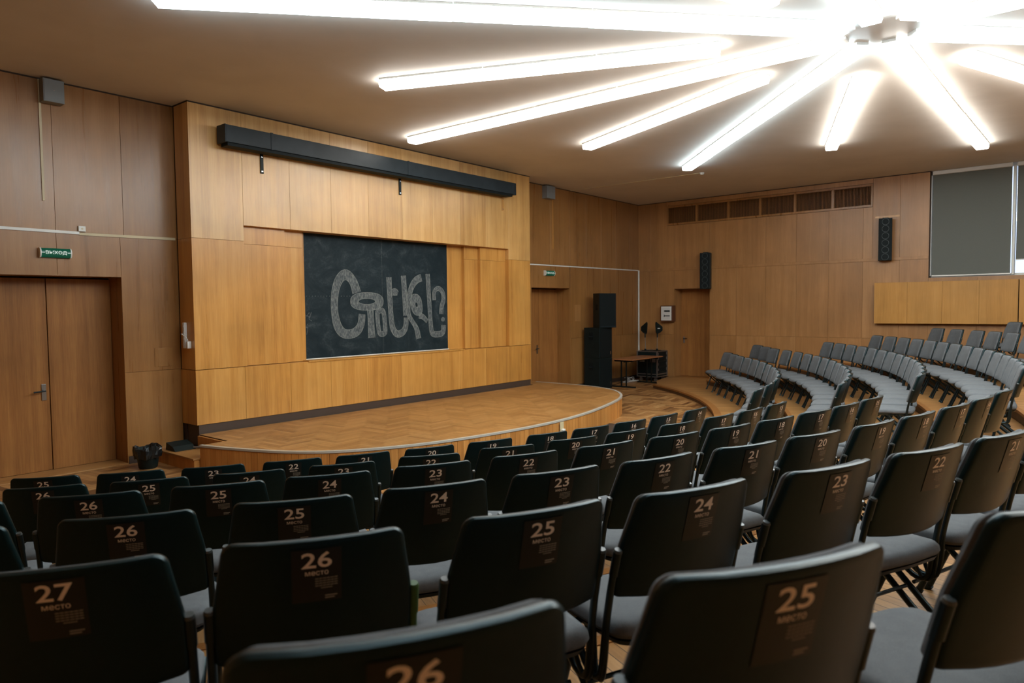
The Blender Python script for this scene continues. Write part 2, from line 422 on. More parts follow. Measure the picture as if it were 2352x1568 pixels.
# ------------------------------------------------------------------ wall panels
def panels(b, rects, face, thick, mp, g=.0016, c=.0012):
    """rects (s0,s1,z0,z1); face = out distance of the front; boards with small chamfers, real gaps"""
    for s0, s1, z0, z1 in rects:
        s0 += g; s1 -= g; z0 += g; z1 -= g
        bk = face-thick
        vs = [(s0, bk, z0), (s1, bk, z0), (s1, bk, z1), (s0, bk, z1), (s0, face-c, z0), (s1, face-c, z0), (s1, face-c, z1), (s0, face-c, z1),
              (s0+c, face, z0+c), (s1-c, face, z0+c), (s1-c, face, z1-c), (s0+c, face, z1-c)]
        fs = [(0, 1, 5, 4), (1, 2, 6, 5), (2, 3, 7, 6), (3, 0, 4, 7), (4, 5, 9, 8), (5, 6, 10, 9), (6, 7, 11, 10), (7, 4, 8, 11), (8, 9, 10, 11), (3, 2, 1, 0)]
        b.add([mp(*v) for v in vs], fs)
rear = lambda s, o, z: (s, YR-o, z)          # out = towards the audience
right_ = lambda s, o, z: tuple(RM @ Vector((s, o, z)))

# recessed front wall, left and right of the stage box
DEP = .385
cols = [-.82, -.02, .78, 1.58, 2.38, 3.18, 3.98, 4.69]
b = MB(); R_ = []
for i in range(len(cols)-1):
    R_.append((cols[i], cols[i+1], 3.08, ZC-.015))
for a, c in ((-.82, -.02), (-.02, .78), (.78, 1.58), (1.58, 2.39), (3.93, 4.69)): R_ += [(a, c, .10, 1.24), (a, c, 1.24, 3.08)]
R_ += [(2.39, 3.18, 2.52, 3.08), (3.18, 3.93, 2.52, 3.08)]
panels(b, R_, 0, .02, rear)
cols = [12.25, 13.58, 14.40, 15.13, 15.85, 16.6, 17.33, 17.835]
R_ = [(cols[i], cols[i+1], 3.08, ZC-.015) for i in range(len(cols)-1)]
R_ += [(12.84, 13.58, 2.52, 3.08), (13.58, 14.38, 2.52, 3.08)]
for a, c in ((12.25, 12.84), (14.40, 15.13), (15.13, 15.85), (15.85, 16.6), (16.6, 17.33), (17.33, 17.835)): R_ += [(a, c, .10, 1.27), (a, c, 1.27, 3.08)]
panels(b, R_, 0, .02, rear)
# door reveals
for x in (2.39, 3.93, 12.84, 14.38): b.box(x-.012 if x in (2.39, 12.84) else x, x if x in (2.39, 12.84) else x+.012, YR+.001, YR+DEP+.05, 0, 2.52)
for x0, x1 in ((2.39, 3.93), (12.84, 14.38)): b.box(x0, x1, YR+.001, YR+DEP+.05, 2.521, 2.54)
wf = struct(b.build('wall_front', M['veneer_old']))
b = MB()
for x0, x1, z0, z1 in ((XL-.3, 2.37, 0, ZC), (3.95, 12.82, 0, ZC), (14.40, 18.1, 0, ZC), (2.37, 3.95, 2.55, ZC), (12.82, 14.40, 2.55, ZC)):
    b.box(x0, x1, YR+.021, YR+.55, z0, z1)
for x0, x1 in ((2.37, 3.95), (12.82, 14.40)): b.box(x0, x1, YR+.5, YR+.55, 0, 2.56)
b.build('wall_backing', M['groove'], wf)
b = MB()
for x0, x1 in ((XL, 2.37), (3.945, 4.68), (12.25, 12.83), (14.395, 17.80)): b.box(x0, x1, YR-.004, YR+.02, 0, .10)
struct(b.build('baseboard_front', M['skirt']))
b = MB(); b.box(XL, 4.68, YR-.006, YR+.02, ZC-.018, ZC); b.box(12.24, 17.8, YR-.006, YR+.02, ZC-.018, ZC); b.box(XB0-.004, XB1+.004, YF-.006, YF+.02, ZC-.018, ZC)
b.box(XB0-.004, XB0+.02, YF, YR, ZC-.018, ZC); struct(b.build('trim_1', M['groove']))

# stage wall box: columns, wainscot, header and the stepped sliding panels
b = MB(); TH = .40
front = lambda d: (lambda s, o, z: (s, YF+d-o, z))
ups = [XB0, 5.46, 6.24, 7.0, 7.77, 8.53, 9.28, 10.03, 10.78, 11.5, XB1]
low = [XB0, 5.42, 6.18, 6.93, 7.69, 8.44, 9.2, 9.97, 10.75, 11.5, XB1]
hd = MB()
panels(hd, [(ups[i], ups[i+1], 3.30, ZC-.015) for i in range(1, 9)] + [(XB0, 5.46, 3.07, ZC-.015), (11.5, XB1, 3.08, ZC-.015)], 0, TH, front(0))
panels(b, [(XB0, 5.46, 1.24, 3.07), (11.5, XB1, 1.24, 3.08)], 0, TH, front(0))
panels(b, [(low[i], low[i+1], .465, 1.235) for i in range(len(low)-1)], 0, .43, front(0))
panels(b, [(5.46, 6.19, 1.24, 3.04), (5.46, 6.19, 3.04, 3.42)], 0, .10, front(.09))
panels(b, [(6.10, 6.54, 1.24, 3.04), (6.10, 6.54, 3.04, 3.42)], 0, .10, front(.15))
panels(b, [(6.525, 6.585, 1.24, 3.42)], 0, .10, front(.175))
panels(b, [(10.70, 11.5, 1.24, 3.04), (10.70, 11.5, 3.04, 3.42)], 0, .10, front(.09))
panels(b, [(10.30, 10.78, 1.24, 3.04), (10.30, 10.78, 3.04, 3.42)], 0, .10, front(.165))
panels(b, [(9.88, 10.38, 1.24, 3.42)], 0, .08, front(.235))
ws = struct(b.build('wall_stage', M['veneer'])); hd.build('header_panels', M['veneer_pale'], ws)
b = MB(); b.box(XB0+.02, XB1-.02, YF+.34, YR+.02, 0, ZC-.02); b.box(XB0+.012, XB1-.012, YF+.02, YF+.36, .47, 1.225); b.box(XB0+.012, XB1-.012, YF+.012, YF+.36, 3.44, ZC-.03)
b.box(XB0+.012, 5.45, YF+.02, YF+.36, 1.24, 3.5); b.box(11.51, XB1-.012, YF+.02, YF+.36, 1.24, 3.5)
b.build('wall_core', M['groove'], ws)
b = MB(); b.box(XB0+.03, XB1-.004, YF+.012, YF+.36, .17, .465); struct(b.build('baseboard_stage', M['skirt']))
b = MB(); b.box(6.5, 10.1, YF-.012, YF+.26, 1.225, 1.252, .004); struct(b.build('trim_2', M['cover_wood']))

# right wall
cols = [0, .385, 1.13, 2.16, 2.90, 3.655, 4.41, 5.16, 5.91, 6.67, 7.24]
b = MB(); R_ = [(0, .385, 3.08, ZC-.015), (.385, .90, 3.08, ZC-.015), (.90, 1.13, 3.08, 4.27), (1.13, 2.16, 2.52, 3.08), (.905, 6.11, 4.805, ZC-.015), (5.91, 6.11, 3.08, 4.27), (6.11, 6.67, 3.08, ZC-.015), (6.67, 7.24, 3.08, ZC-.015)]
for a, c in zip(cols[2:8], cols[3:9]): R_.append((a, c, 3.08, 4.27))
for a, c in zip(cols[:-1], cols[1:]):
    if not (1.1 < a < 2.1): R_ += [(a, c, .10, 1.27), (a, c, 1.27, 3.08)]
for i in range(7): R_ += [(7.24+i*.9, 8.14+i*.9, .6, 1.6), (7.24+i*.9, 8.14+i*.9, 1.6, 2.62)]
R_.append((13.54, 16.2, .8, ZC-.015))
panels(b, R_, 0, .02, right_)
for s in (1.118, 2.16): b.box(s, s+.012, -.44, 0, .10, 2.52, 0, RM)
b.box(1.13, 2.16, -.44, 0, 2.521, 2.535, 0, RM)
wr = struct(b.build('wall_right', M['veneer_right']))
b = MB()
for s0, s1, z0, z1 in ((-.3, 1.11, 0, 4.26), (2.18, 6.2, 0, 4.26), (1.11, 2.18, 2.54, 4.26), (-.3, .9, 4.2, ZC), (.9, 6.12, 4.81, ZC), (6.12, 7.26, 0, ZC), (7.2, 13.6, 0, 2.60), (13.56, 16.6, 0, ZC)):
    b.box(s0, s1, -.5, -.021, z0, z1, 0, RM)
b.box(1.1, 2.2, -.52, -.46, 0, 2.56, 0, RM); b.box(.9, 6.2, -.52, -.35, 4.2, 4.85, 0, RM)
b.build('wall_backing', M['groove'], wr)
b = MB(); b.box(.0, 1.12, -.02, .006, 0, .10, 0, RM); struct(b.build('baseboard_right', M['skirt']))
b = MB(); b.box(0.0, 7.235, -.01, .014, 3.035, 3.10, .003, RM); struct(b.build('trim_3', M['veneer_right']))
b = MB(); b.box(0, 7.25, -.02, .006, ZC-.018, ZC, 0, RM); struct(b.build('trim_4', M['groove']))
# walls out of the picture that close the hall
b = MB(); b.box(XL-.2, XL, YB-.2, YR+.5, 0, ZC); struct(b.build('wall_left', M['door_wood']))
b = MB(); b.box(XL-.2, XC+.2, YB-.2, YB, 0, ZC); struct(b.build('wall_back', M['greybox']))

# doors
def lever(b, x, y, z, sx, Mx=None):
    b.tube([(x, y-.005, z), (x, y-.055, z), (x+sx*.02, y-.06, z), (x+sx*.13, y-.06, z-.008)], .010, 8, Mx)
def door(name, leaves, yl, z0, z1, hx, hs, label):
    d = thing(name, label, 'door'); d['kind'] = 'structure'
    for a, c in leaves:
        b = MB(); b.box(a+.003, c-.003, yl, yl+.045, z0, z1, .003); lf = b.build('leaf', M['door_wood'], d)
    h = MB(); h.box(hx-.028, hx+.028, yl-.012, yl, 1.04-.11, 1.04+.10, .003); hp = h.build('handle_plate', M['chrome'], d)
    h = MB(); lever(h, hx, yl-.01, 1.055, hs); h.build('lever', M['black'], hp)
    return d
d1 = door('door_1', ((2.39, 3.158), (3.162, 3.93)), YR+DEP, .02, 2.50, 3.09, -1, 'wide wooden double door with chrome lever plate at far left')
b = MB(); b.box(2.39, 3.93, YR-.02, YR+DEP, .0, .018, .003); struct(b.build('trim_5', M['parquet_stage']))
d2 = door('door_2', ((12.84, 13.608), (13.612, 14.38)), YR+DEP, .02, 2.50, 13.53, -1, 'brown double door in the recess right of the blackboard wall')
d3 = thing('door_3', 'plain brown single door in the right wall beside the electrical box', 'door'); d3['kind'] = 'structure'
b = MB(); b.box(1.133, 2.157, -.445, -.40, .105, 2.515, .003, RM); b.build('leaf', M['door_wood'], d3)
b = MB(); b.box(1.112, 2.178, -.52, .0, .0, .1035, 0, RM); struct(b.build('trim_6', M['door_wood']))
h = MB(); h.box(1.20, 1.245, -.40, -.39, 1.02, 1.2, .003, RM); hp = h.build('handle_plate', M['steel'], d3)
h = MB(); h.tube([tuple(RM @ Vector(p)) for p in ((1.222, -.39, 1.15), (1.222, -.345, 1.15), (1.24, -.34, 1.15), (1.34, -.34, 1.145))], .010, 8); h.build('lever', M['black'], hp)

# ------------------------------------------------------------------ window, blinds, covers
w = thing('window_1', 'tall window high in the right wall behind grey roller blinds', 'window'); w['kind'] = 'structure'
b = MB()
for s in (7.26, 8.74, 10.24, 11.74, 13.5): b.box(s-.03, s+.03, -.22, -.14, 2.63, ZC, .004, RM)
for z in (2.64, 4.90): b.box(7.25, 13.52, -.22, -.14, z-.03, z+.03, .004, RM)
b.build('window_frame', M['frame_white'], w)
b = MB(); b.box(7.25, 13.52, -.185, -.18, 2.64, 4.9, 0, RM); b.build('pane', M['glass'], w)
b = MB(); b.box(7.243, 13.54, -.45, -.005, 2.595, 2.62, .003, RM); b.build('sill', M['veneer_right'], w)
b = MB(); b.box(7.225, 7.243, -.45, -.001, 2.6, ZC, 0, RM); b.box(13.54, 13.56, -.45, 0, 2.6, ZC, 0, RM); b.build('reveal', M['brown'], w)
def blind(s0, s1, z0, label):
    t = thing('roller_blind', label, 'blind', group=None)
    b = MB(); b.box(s0+.02, s1-.02, -.075, -.071, z0+.02, 4.85, 0, RM); b.build('blind_fabric', M['blind'], t)
    b = MB(); b.box(s0+.01, s1-.01, -.11, -.03, 4.84, 4.925, .012, RM); b.build('cassette', M['lampmetal'], t)
    b = MB(); b.box(s0+.02, s1-.02, -.082, -.064, z0-.004, z0+.022, .003, RM); b.build('bottom_bar', M['white'], t)
    return t
blind(7.27, 8.72, 2.65, 'grey roller blind drawn fully down over the window')
for i, s in enumerate((8.77, 10.26, 11.76)): blind(s, s+1.45, 2.93 if i == 0 else 2.65, ['second grey roller blind, stopping short of the sill at right edge', 'grey roller blind third along the window', 'grey roller blind last along the window'][i])
b = MB(); b.box(8.725, 8.765, -.09, -.045, 2.64, 4.86, .004, RM); tag(b.build('blind_post', M['frame_white']), 'white upright post between the two roller blinds', 'post')
b = MB(); b.box(7.255, 7.272, -.07, -.05, 2.66, 4.84, 0, RM); tag(b.build('blind_guide', M['lampmetal']), 'thin pale guide rail at left side of the first blind', 'rail')
for i, (s0, s1, lab) in enumerate(((6.20, 8.865, 'long boxed wooden cover below the window'), (8.88, 11.6, 'next boxed wooden cover at the right edge below the window'), (11.62, 14.3, 'boxed wooden cover farther along below the window'))):
    t = thing('radiator_cover', lab, 'wall cover')
    b = MB(); b.box(s0, s1, .0, .15, 1.62, 2.53, 0, RM); b.build('casing', M['brown'], t)
    b = MB(); n = 4
    panels(b, [(s0+(s1-s0)*k/n, s0+(s1-s0)*(k+1)/n, 1.615, 2.535) for k in range(n)], .158, .01, right_, .0012, .002); b.build('front_panel', M['cover_wood'], t)

# vent grille
t = thing('vent_grille', 'long slatted wooden air vent high on the right wall', 'vent')
edges = [.915, 1.785, 2.67, 3.51, 4.37, 5.24, 6.10]
b = MB(); b.box(.91, 6.105, -.03, .012, 4.275, 4.325, .003, RM); b.box(.91, 6.105, -.03, .012, 4.75, 4.80, .003, RM)
for i, e in enumerate(edges): b.box(e-.028 if i else .91, e+.028 if i < 6 else 6.105, -.03, .010, 4.325, 4.75, 0, RM)
b.build('vent_frame', M['veneer_old'], t)
b = MB(); b.box(.905, .925, -.01, .03, 4.26, ZC-.01, 0, RM); b.build('edge_strip', M['veneer_right'], t)
for i in range(6):
    b = MB(); s0, s1 = edges[i]+.03, edges[i+1]-.03; n = 26
    for k in range(n): s = s0+(s1-s0)*(k+.5)/n; b.box(s-.0035, s+.0035, -.010, -.002, 4.325, 4.75, 0, RM)
    b.build('slat_bay', M['door_wood'], t)

# ------------------------------------------------------------------ text helper
def text_mesh(txt, bold=0.0, res=3):
    cu = bpy.data.curves.new('lettering', 'FONT'); cu.body = txt; cu.size = 1; cu.offset = bold; cu.resolution_u = res; cu.align_x = 'LEFT'
    o = bpy.data.objects.new('lettering', cu); COL.objects.link(o)
    dg = bpy.context.evaluated_depsgraph_get(); me = bpy.data.meshes.new_from_object(o.evaluated_get(dg))
    V = [v.co.copy() for v in me.vertices]; F = [list(p.vertices) for p in me.polygons]
    bpy.data.objects.remove(o); bpy.data.meshes.remove(me); bpy.data.curves.remove(cu)
    x0, x1 = min(v.x for v in V), max(v.x for v in V); y0, y1 = min(v.y for v in V), max(v.y for v in V)
    return [((v.x-(x0+x1)/2)/(x1-x0), (v.y-(y0+y1)/2)/(y1-y0)) for v in V], F     # normalised to a unit box about 0

# ------------------------------------------------------------------ things on the walls
def exit_sign(x, z, wd, label):
    t = thing('exit_sign', label, 'sign', (x, YR, z))
    prof = [(0, -.058), (-.045, -.056), (-.066, -.035), (-.074, 0), (-.066, .035), (-.045, .056), (0, .058)]
    b = MB()
    A = [(-wd/2, y, zz) for y, zz in prof]; B = [(wd/2, y, zz) for y, zz in prof]; n = len(prof)
    b.rings([A, B]); b.build('sign_body', M['exit'], t)
    for x0, x1 in ((-wd/2-.014, -wd/2), (wd/2, wd/2+.014)):
        b = MB(); b.rings([[(x0, y*1.05, zz*1.06) for y, zz in prof], [(x1, y*1.05, zz*1.06) for y, zz in prof]]); b.build('end_cap', M['white'], t)
    V, F = text_mesh('ВЫХОД', .012); b = MB()
    def yy(zz):
        for (a, c), (d, e) in zip(prof[:-1], prof[1:]):
            if c <= zz <= e and e > c: return a+(d-a)*(zz-c)/(e-c)
        return -.074
    b.add([(vx*wd*.72, yy(vz*.052)-.003, vz*.052) for vx, vz in V], F); b.build('sign_lettering', M['exitw'], t, fix=False)
    b = MB()
    for x0, x1 in ((-wd/2, -wd*.39), (wd*.39, wd/2)): b.box(x0, x1, -.0755, -.07, -.003, .003)
    b.build('sign_stripe', M['exitw'], t)
exit_sign(3.155, 2.80, .32, 'green exit sign above the wide double door at left')
exit_sign(13.50, 2.87, .34, 'small green exit sign above the recessed door right of the stage')
def wallbox(x0, x1, z0, z1, label):
    t = thing('wall_speaker', label, 'speaker', ((x0+x1)/2, YR, z0)); w2 = (x1-x0)/2
    b = MB(); b.box(-w2, w2, -.15, 0, 0, z1-z0, .005); b.build('cabinet', M['greybox'], t)
    b = MB(); b.box(-w2+.012, w2-.012, -.154, -.149, .012, z1-z0-.012); b.build('front_cloth', M['greybox'], t)
    b = MB(); b.cyl((0, 0), .008, 0, .006, 10, Matrix.Translation((0, -.153, .14)) @ Matrix.Rotation(PI/2, 4, 'X')); b.build('badge', M['chrome'], t)
wallbox(3.06, 3.29, 4.63, 4.905, 'small grey speaker box under the ceiling above the left door')
wallbox(13.28, 13.60, 4.61, 4.90, 'small grey speaker box under the ceiling right of the stage wall')
def strip(name, pts, wd, m, label, cat='cable trunking', y=YR):
    b = MB()
    (x0, z0), (x1, z1) = pts
    if abs(x1-x0) > abs(z1-z0): b.add([(x0, y-.014, z0-wd/2), (x1, y-.014, z1-wd/2), (x1, y-.014, z1+wd/2), (x0, y-.014, z0+wd/2), (x0, y, z0-wd/2), (x1, y, z1-wd/2), (x1, y, z1+wd/2), (x0, y, z0+wd/2)], [(0,1,2,3),(7,6,5,4),(0,4,5,1),(1,5,6,2),(2,6,7,3),(3,7,4,0)])
    else: b.box(x0-wd/2, x0+wd/2, y-.014, y, z0, z1)
    return tag(b.build(name, m), label, cat)
strip('cable_trunking', ((3.06, 3.44), (3.06, 4.91)), .026, M['cream'], 'beige vertical conduit below the left grey speaker box')
strip('cable_trunking', ((-.8, 3.085), (3.44, 3.07)), .034, M['white'], 'white horizontal trunking above the left double door')
strip('cable_trunking', ((3.44, 3.06), (4.66, 3.075)), .034, M['cream'], 'beige horizontal trunking running on to the stage wall corner')
strip('cable_trunking', ((13.69, 3.45), (13.69, 4.62)), .014, M['veneer'], 'thin tan conduit below the right grey speaker box')
strip('cable_trunking', ((12.26, 3.05), (17.78, 3.075)), .026, M['white'], 'white horizontal trunking across the wall right of the stage')
b = MB(); b.tube([(17.79, 9.975, .72), (17.79, 9.975, 3.075)], .022, 10); tag(b.build('corner_pipe', M['white']), 'white vertical pipe in the far corner of the hall', 'pipe')
t = thing('junction_box', 'small white junction box on the left trunking', 'junction box', (3.47, YR, 3.125)); b = MB(); b.box(-.042, .042, -.03, 0, -.035, .035, .005); b.build('box', M['white'], t)
b = MB(); b.cyl((0, 0), .012, 0, .004, 12, Matrix.Translation((0, -.03, 0)) @ Matrix.Rotation(PI/2, 4, 'X')); b.build('knockout', M['cream'], t)
t = thing('ceiling_detector', 'small white detector on ceiling at end of thin cable strip', 'detector', (14.44, 6.55, ZC)); b = MB(); b.cyl((0, 0), .05, -.022, 0, 20); b.build('base', M['white'], t); b = MB(); b.cyl((0, 0), .034, -.045, -.022, 20, None, .04); b.build('sensor_head', M['white'], t)
b = MB(); b.box(14.42, 14.44, 6.6, 9.98, ZC-.012, ZC); tag(b.build('ceiling_cable_strip', M['cream']), 'thin beige cable strip across ceiling to the small detector', 'cable strip')
t = thing('access_hatch', 'small square access hatch in the wall left of the stage', 'hatch', (4.45, YR, 1.29))
b = MB(); b.box(-.125, .125, -.006, .0, 0, .26, .002); b.build('hatch_door', M['veneer_old'], t)
# power strip on the return of the stage wall
t = thing('power_strip', 'white power strip fixed upright on the side of the stage wall', 'power strip', (XB0, 9.80, 1.54))
b = MB(); b.box(-.04, 0, -.028, .028, 0, .36, .006); b.build('strip_body', M['white'], t)
b = MB()
for k in range(4): b.cyl((0, 0), .02, 0, .004, 14, Matrix.Translation((-.04, 0, .05+k*.085)) @ Matrix.Rotation(-PI/2, 4, 'Y'))
b.build('outlet', M['lampmetal'], t)
b = MB(); b.tube([(-.045, .0, .2), (-.075, -.01, .2), (-.08, -.07, .19), (-.06, -.11, .16), (-.035, -.12, .11)], .006, 8); b.box(-.055, -.0, -.145, -.095, .0, .10, .006); b.build('plug_and_cord', M['white'], t)
# stage socket
ang = math.radians(6)
t = thing('stage_socket', 'cream wall socket on plate on the curved stage front', 'socket', (8.66, 6.186, .20), math.radians(3))
b = MB(); b.box(-.05, .05, -.010, .0, -.12, .115, .002); b.build('plate', M['cream'], t)
b = MB(); b.box(-.035, .035, -.05, -.01, -.07, .01, .006); so = b.build('socket', M['white'], t)
b = MB(); b.cyl((0, 0), .022, 0, .004, 16, Matrix.Translation((0, -.05, -.03)) @ Matrix.Rotation(PI/2, 4, 'X')); b.build('socket_well', M['lampmetal'], so)

b = MB(); b.box(14.60, 14.86, YR-.003, YR, 1.70, 2.11, .001); tag(b.build('wall_patch', M['veneer_right']), 'pale rectangular patch on the wall left of the speaker stack', 'patch')
# projector screen housing
t = thing('projection_screen', 'long black projection screen housing mounted high above the blackboard', 'projection screen', (0, 0, 0))
for x0, x1 in ((5.09, 5.80), (5.805, 8.47), (8.475, 11.36)):
    b = MB(); b.box(x0, x1, YF-.26, YF-.035, 4.405, 4.645, .006); b.build('housing', M['screenbox'], t)
b = MB(); b.box(5.12, 11.36, YF-.24, YF-.06, 4.36, 4.405, .003); b.build('screen_slot', M['grille'], t)
for x in (5.80, 8.47): b = MB(); b.box(x-.018, x+.018, YF-.266, YF-.03, 4.40, 4.652, .002); b.build('joint_band', M['screenbox'], t)
b = MB(); b.box(11.36, 11.46, YF-.26, YF-.035, 4.40, 4.645, .006); b.build('end_cap', M['screenbox'], t)
b = MB(); b.box(5.075, 5.09, YF-.262, YF-.033, 4.40, 4.65, .003); b.build('end_cap', M['screenbox'], t)
for i, x in enumerate((5.775, 8.48, 11.315)):
    b = MB(); b.box(x-.025, x+.025, YF-.016, YF-.002, 4.09, 4.42, .002); b.box(x-.025, x+.025, YF-.05, YF-.002, 4.40, 4.42)
    b.box(x-.02, x+.02, YF-.05, YF-.002, 4.645, 4.70); br = b.build('bracket', M['black'] if i < 2 else M['veneer'], t)
    b = MB()
    for z in (4.12, 4.33): b.box(x-.015, x+.012, YF-.022, YF-.015, z-.008, z+.008)
    b.build('bolt', M['chrome'], br)

# blackboard with its chalk lettering
BX0, BX1, BZ0, BZ1, BY = 6.575, 9.895, 1.25, 3.42, YF+.24
t = thing('blackboard', 'large blackboard in the stage wall with chalk lettering', 'blackboard')
b = MB(); b.box(BX0, BX1, BY, BY+.03, BZ0, BZ1); b.build('slate', M['board'], t)
b = MB(); b.box(8.235, 8.238, BY-.001, BY+.001, BZ0, BZ1); b.build('seam', M['chalk'], t)
b = MB(); b.box(BX0, BX1, BY-.02, BY, BZ0-.01, BZ0+.014, .002); b.build('chalk_ledge', M['white'], t)
CH = []   # filled below from traced strokes in board metres
def ribbon(b, pts, wds, y, closed=False, cap=True, sm=3):
    P = [Vector(p) for p in pts]; Wd = list(wds) if isinstance(wds, (list, tuple)) else [wds]*len(P)
    for _ in range(sm):       # corner cutting
        Q = []; U = []; n = len(P)
        rng = range(n) if closed else range(n-1)
        if not closed: Q.append(P[0]); U.append(Wd[0])
        for i in rng:
            a, c = P[i], P[(i+1) % n]; wa, wc = Wd[i], Wd[(i+1) % n]
            Q += [a*.75+c*.25, a*.25+c*.75]; U += [wa*.75+wc*.25, wa*.25+wc*.75]
        if not closed: Q.append(P[-1]); U.append(Wd[-1])
        P, Wd = Q, U
    n = len(P); Lf = []; Rt = []
    for i in range(n):
        a = P[(i-1) % n] if closed or i else P[0]; c = P[(i+1) % n] if closed or i < n-1 else P[-1]
        tt = (c-a).normalized(); nn = Vector((-tt.y, tt.x)); Lf.append(P[i]+nn*Wd[i]/2); Rt.append(P[i]-nn*Wd[i]/2)
    vs = [(p.x, y, p.y) for p in Lf]+[(p.x, y, p.y) for p in Rt]
    fs = [(i, (i+1) % n, n+(i+1) % n, n+i) for i in (range(n) if closed else range(n-1))]
    b.add(vs, fs); return Lf, Rt
PX = lambda x, y: CHMAP(x, y)
def CHMAP(x, y):      # sketch units of the lettering to metres on the board
    s = (x-105)/(1560-105); q = s*(1+.19)/(1+.19*s*1.0)      # undo the foreshortening of the sketch
    u = s*1.0/(1.0+(.335)*(1-s)) if False else s
    zt = 165+(290-165)*s; zb = 1420+(1312-1420)*s
    k = 0.80                                                 # far side / near side height
    uu = s*1022/(s*1022+(1-s)*1255.0)
    return (BX0+.005+(BX1-.005-BX0-.005)*uu, BZ0+.01+(3.255-BZ0-.01)*(zb-y)/(zb-zt))
px1 = (BX1-BX0)/1455
strokes = [
 ([(650, 745), (632, 665), (600, 600), (545, 552), (485, 590), (440, 690), (423, 820), (425, 960), (445, 1070), (490, 1150), (560, 1168), (640, 1145), (690, 1070), (700, 960)], [78, 72, 70, 80, 72, 66, 62, 62, 72, 72, 66, 70, 62, 58], False),
 ([(783, 905), (788, 1050), (792, 1200)], [56, 54, 62], False),
 ([(850, 945), (868, 926), (905, 922), (918, 945), (928, 1060), (930, 1145), (915, 1160), (880, 1164), (866, 1140), (856, 1040)], [38, 38, 38, 36, 34, 36, 38, 38, 34, 34], True),
 ([(975, 588), (980, 800), (990, 1000), (1002, 1110), (1045, 1170), (1105, 1150), (1138, 1090), (1140, 995)], [46, 42, 42, 46, 50, 48, 44, 40], False),
 ([(1120, 572), (1132, 800), (1138, 978)], [46, 42, 46], False),
 ([(1300, 592), (1245, 615), (1195, 690), (1170, 800), (1160, 900), (1165, 970), (1205, 1040), (1248, 1110), (1262, 1210)], [50, 50, 44, 40, 40, 36, 30, 40, 46], False),
 ([(1000, 742), (1035, 735), (1062, 752)], [40, 56, 30], False),
 ([(1270, 975), (1310, 985), (1352, 1035)], [40, 36, 28], False),
 ([(1362, 555), (1375, 850), (1388, 1110), (1398, 1158), (1430, 1168), (1490, 1160), (1512, 1140), (1514, 1070)], [38, 36, 36, 40, 42, 40, 40, 40], False),
 ([(1424, 820), (1420, 735), (1462, 692), (1510, 730), (1522, 810), (1494, 890), (1492, 960)], [30, 30, 30, 34, 36, 36, 36], False)]
b = MB(); bl = MB()
for i, (pts, wd, cl) in enumerate(strokes):
    A, Bq = ribbon(b, [PX(*p) for p in pts], [q*px1*(.86+.36*((p[0]-105)/1455)) for q, p in zip(wd, pts)], BY-.002-.00015*i, cl, sm=1 if cl else 2)
    for side in (A, Bq): ribbon(bl, [tuple(p) for p in side],   .006, BY-.0045-.00015*i, cl, sm=0)
for cx_, cy_, ro, ri, tl in ((750, 832, (165, 90), (84, 30), -.02), (1246, 866, (56, 108), (13, 27), .12)):
    def ell(r, ex): return [PX(cx_+math.copysign(abs(math.cos(k*PI/16))**ex, math.cos(k*PI/16))*r[0]+tl*r[1]*math.sin(k*PI/16), cy_+math.copysign(abs(math.sin(k*PI/16))**ex, math.sin(k*PI/16))*r[1]) for k in range(32)]
    O_, I_ = ell(ro, .8), ell(ri, 1)
    b.add([(x, BY-.0042, z) for x, z in O_+I_], [(k, (k+1) % 32, 32+(k+1) % 32, 32+k) for k in range(32)])
    for e in (O_, I_): ribbon(bl, e, .006, BY-.0062, True, sm=0)
ctr = Vector(PX(1510, 1013)); b.add([(ctr.x+.052*math.cos(k*PI/8), BY-.002, ctr.y+.045*math.sin(k*PI/8)) for k in range(16)], [list(range(16))])
b.build('chalk_lettering', M['chalk'], t, fix=False); bl.build('chalk_outline', M['chalkline'], t, fix=False)
b = MB()
for pts in ([(118, 960), (150, 985), (165, 940), (185, 960), (160, 1010), (195, 1030)], [(125, 1010), (140, 970), (180, 1000), (190, 940)], [(150, 1060), (130, 1110), (155, 1080), (140, 1170)]):
    ribbon(b, [PX(*p) for p in pts], .007, BY-.002)
for k in range(26):
    p = PX(118+k*29, 778+.02*k); b.add([(p[0]-.006, BY-.0018, p[1]-.005), (p[0]+.006, BY-.0018, p[1]-.005), (p[0]+.006, BY-.0018, p[1]+.005), (p[0]-.006, BY-.0018, p[1]+.005)], [(0, 1, 2, 3)])
b.build('chalk_scribble', M['chalk'], t, fix=False)

